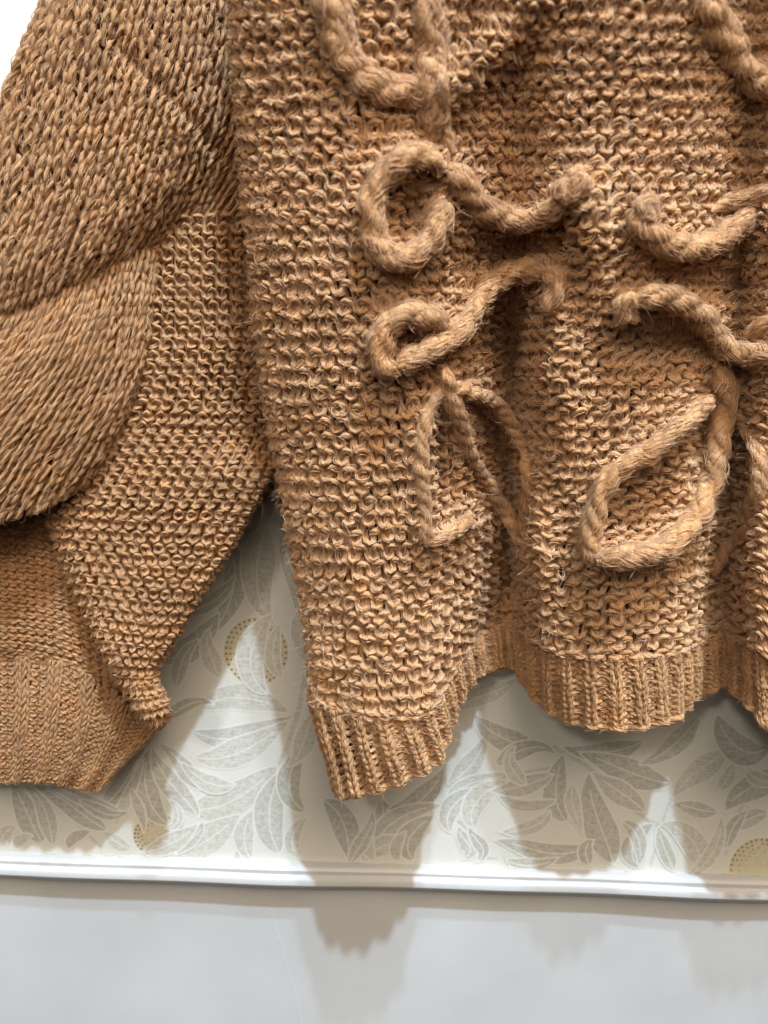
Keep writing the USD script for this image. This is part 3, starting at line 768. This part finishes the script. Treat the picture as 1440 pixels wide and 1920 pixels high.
# ---- forearm behind the fold
E_px = [[(-60, 900), (40, 900), (120, 930), (180, 960), (240, 1000)], [(-60, 1000), (40, 1000), (120, 1020), (180, 1050), (240, 1090)], [(-60, 1090), (40, 1092), (120, 1105), (190, 1130), (250, 1170)],
        [(-60, 1170), (40, 1175), (120, 1190), (200, 1220), (270, 1265)], [(-60, 1226), (40, 1236), (120, 1254), (200, 1284), (280, 1330)], [(-60, 1250), (40, 1262), (120, 1280), (200, 1312), (290, 1356)]]
E_d = [[.034, .036, .038, .036, .032], [.036, .040, .042, .038, .032], [.038, .043, .044, .039, .032], [.038, .044, .044, .038, .031], [.034, .040, .041, .036, .030], [.028, .030, .030, .028, .026]]
sh = Sheet([[(x, y, d * 0.72) for (x, y), d in zip(r, dd)] for r, dd in zip(E_px, E_d)]).face()
fore = obj('forearm', sh.backing(0.0018, 60, 60), BACKING, jumper, smooth=True)
fib = Fibres()
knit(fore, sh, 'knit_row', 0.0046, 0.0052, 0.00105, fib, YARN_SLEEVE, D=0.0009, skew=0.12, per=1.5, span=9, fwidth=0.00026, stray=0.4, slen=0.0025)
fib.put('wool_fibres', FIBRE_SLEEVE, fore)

# ---- cuff
F_px = [[(-60, 1222), (20, 1228), (100, 1240), (160, 1262), (220, 1300), (275, 1352), (322, 1350), (300, 1330)], [(-60, 1300), (20, 1304), (96, 1312), (152, 1330), (205, 1358), (252, 1384), (286, 1376), (270, 1350)],
        [(-60, 1385), (18, 1386), (88, 1390), (138, 1402), (182, 1418), (220, 1430), (242, 1414), (230, 1390)], [(-60, 1464), (12, 1466), (70, 1464), (112, 1470), (150, 1478), (180, 1482), (192, 1462), (190, 1430)]]
F_d = [[.040, .046, .050, .050, .046, .040, .034, .022], [.042, .048, .052, .052, .048, .042, .035, .022], [.040, .047, .050, .050, .046, .041, .034, .022], [.036, .042, .045, .045, .041, .037, .030, .020]]
sh = Sheet([[(x, y, d * 0.62) for (x, y), d in zip(r, dd)] for r, dd in zip(F_px, F_d)]).face()
cuff = obj('cuff', sh.backing(0.0018, 60, 60), BACKING, jumper, smooth=True)
fib = Fibres()
nc = int(round(sh.Ls / 0.0048)); nc += (-nc) % 4
PERC = sh.Ls / (nc / 4)
ridgec = lambda s: 0.5 + 0.5 * np.cos(2 * np.pi * s / PERC)
rows_c = []
for t in np.arange(0.001, sh.Lt + 0.0004, 0.0040):
    c, nr, s = row_line(sh, t, 0.0, sh.Ls, nc, 0.0040, h=0.85, D=0.0008, alpha=1.2, skew=0.1, purl=lambda s: np.where(ridgec(s) > 0.5, -1.0, 1.0), lift=lambda s: 0.0020 * ridgec(s) - 0.001)
    rad = 0.00084 * (1 + 0.1 * smooth_noise(len(c), 9, rng))
    rows_c.append((c, nr, rad))
    fib.wrap(c, nr, rad, 1.5, 9, width=0.00025, loose=(0.9, 1.6))
    fib.stray(c, nr, rad, 0.4, 0.0025)
for k in range(nc // 4 + 1):
    a, b = max(0, k * 4 * SAMP - 2 * SAMP), min(nc * SAMP, k * 4 * SAMP + 2 * SAMP)
    if b - a > 4:
        put_tubes('rib', [tube(c[a:b + 1], nr[a:b + 1], rad[a:b + 1]) for c, nr, rad in rows_c], YARN_SLEEVE, cuff)
fib.put('wool_fibres', FIBRE_SLEEVE, cuff)

# ---- raised cords worked onto the front: each is three plied strands over the knitting
T, S = np.meshgrid(np.linspace(0, body.Lt, 160), np.linspace(body.ls[2], body.Ls, 200), indexing='ij')
bp, bn = body.at(T, S)
bpx, bpy = project(bp)
depth_at = LinearNDInterpolator(np.stack([bpx.ravel(), bpy.ravel()], 1), -bp[..., 1].ravel())
fib = Fibres()


def cord(pts, width, raise_=0.4, plies=3, name='cord', fuzz=1.0, lifts=None):
    """A plied wool cord along photo pixels lying on the front; width in photo pixels."""
    q = np.array(pts, float)
    tt = np.r_[0, np.cumsum(np.linalg.norm(np.diff(q, axis=0), axis=1))]
    n = max(12, int(tt[-1] / 4))
    path = CubicSpline(tt, q)(np.linspace(0, tt[-1], n))
    r = width * 0.26e-3 / 2
    d = depth_at(path)
    d = np.where(np.isnan(d), np.nanmean(d), d)
    k = np.ones(9) / 9
    wide = np.convolve(np.pad(d, 20, mode='edge'), np.ones(41) / 41, mode='valid')
    d = np.maximum(d, wide - 0.001)
    d = np.convolve(np.pad(d, 4, mode='edge'), k, mode='valid')
    li = raise_ * np.ones(n) if lifts is None else np.interp(np.linspace(0, 1, n), np.linspace(0, 1, len(lifts)), lifts)
    c = unproject(path[:, 0], path[:, 1], d + 0.0008 + (li - 0.14) * 2 * r)
    ref = np.tile(-FWD, (n, 1))
    t, a, b = frames(c, ref)
    arc = np.r_[0, np.cumsum(np.linalg.norm(np.diff(c, axis=0), axis=1))]
    taper = np.clip(np.minimum(arc, arc[-1] - arc) / (1.2 * r), 0.15, 1) ** 0.5
    part = put_tubes(name, [tube(c, ref, r * 0.74 * taper)], YARN, jumper)
    ph0 = rng.uniform(0, 6)
    for p in range(plies):
        ph = ph0 + 2 * np.pi * p / plies - arc * (2 * np.pi / (6.0 * r)) + 0.5 * smooth_noise(n, 12, rng)
        cp = c + (0.38 * r * taper)[:, None] * (np.cos(ph)[:, None] * a + np.sin(ph)[:, None] * b)
        rad = 0.56 * r * taper * (1 + 0.14 * smooth_noise(n, 8, rng))
        put_tubes('strand', [tube(cp, ref, rad, 8)], YARN, part)
        fib.wrap(cp, ref, rad, 4.5 * fuzz, 8, width=0.00027, fluff=0.7, twist=260.)
        fib.stray(cp, ref, rad, 1.5 * fuzz, 0.0034)
    return part


def knob(px, py, w, h):
    """A wound knot of yarn at a cord's end."""
    a = np.linspace(0, 2 * np.pi * 2.6, 40)
    tilt = rng.uniform(0, 3)
    u, v = 0.27 * np.cos(a) * (0.6 + 0.4 * np.cos(a * 0.37)), 0.27 * np.sin(a * 1.31 + 0.6)
    cord(list(zip(px + w * (u * np.cos(tilt) - v * np.sin(tilt)), py + h * (u * np.sin(tilt) + v * np.cos(tilt)))), w * 0.46, raise_=0.5, name='knot', lifts=[0.2, 0.5, 0.9, 0.5, 0.9])


cord(CORDS['ring'], 45, 0.30)
cord([(790, 418), (806, 398), (822, 380), (834, 372)], 26, 0.3)
cord([(770, 345), (800, 350), (830, 352), (842, 338)], 24, 0.2)
cord(CORDS['tail'], 46, 0.35)
knob(1078, 352, 74, 84)
cord(CORDS['bow'], 50, 0.3)
knob(1212, 396, 62, 62)
cord([(1330, 395), (1370, 380), (1400, 372), (1450, 352)], 32, 0.3)
cord(CORDS['loop'], 46, 0.25)
cord(CORDS['sweep'], 44, 0.45)
cord([(1018, 508), (1040, 528), (1038, 560), (1020, 592)], 42, 0.5)
knob(1172, 582, 66, 70)
cord(CORDS['arch'], 48, 0.4)
cord([(1395, 640), (1420, 622), (1460, 600)], 40, 0.4)
cord(CORDS['left_leaf'], 28, 0.25)
cord(CORDS['mid_leaf'], 32, 0.75)
cord(CORDS['right_leaf'], 32, 0.85)
cord(CORDS['big_right'], 48, 0.65)
cord(CORDS['big_left'], 42, 0.30)
cord([(1345, 800), (1375, 780), (1400, 800), (1420, 850), (1425, 900), (1408, 950), (1390, 985)], 32, 0.4)
cord([(1412, 985), (1380, 1012), (1352, 1045), (1335, 1078)], 26, 0.4)
cord([(598, -30), (622, 30), (640, 90), (668, 140), (715, 166), (765, 176), (812, 172)], 52, 0.22)
cord([(640, -20), (654, 50), (672, 105), (700, 140), (745, 158)], 18, 0.8)
cord([(802, -20), (806, 60), (810, 130), (812, 200), (808, 268)], 56, 0.15)
cord([(812, -10), (820, 60), (828, 130), (832, 200), (846, 285)], 18, 0.9)
cord([(1310, -30), (1340, 50), (1372, 100), (1410, 140), (1470, 180)], 54, 0.25)
cord([(1335, 690), (1352, 660), (1362, 640)], 40, 0.2)
fib.put('cord_fibres', FIBRE_CORD, jumper)

# ---- long loose hairs catching the light
GUARD = mat('guard_hair', {'p': ('principled_bsdf', {'base_color': (0.80, 0.60, 0.40), 'roughness': 0.3, 'specular_ior_level': 0.8})}, [])
fib = Fibres()
pick = rng.integers(0, bp.shape[0] * bp.shape[1], 1500)
hp, hn = bp.reshape(-1, 3)[pick], bn.reshape(-1, 3)[pick]
fib.stray(hp + hn * 0.003, hn, np.full(len(pick), 0.0005), 1.0, 0.0055, width=0.00011, npts=8)
fib.put('loose_hairs', GUARD, jumper)

tris = sum(len(UsdGeom.Mesh(p).GetFaceVertexCountsAttr().Get()) for p in stage.Traverse() if p.IsA(UsdGeom.Mesh))
print('mesh triangles', tris, 'fibre faces', STAT[0], 'prims', sum(1 for _ in stage.Traverse()))
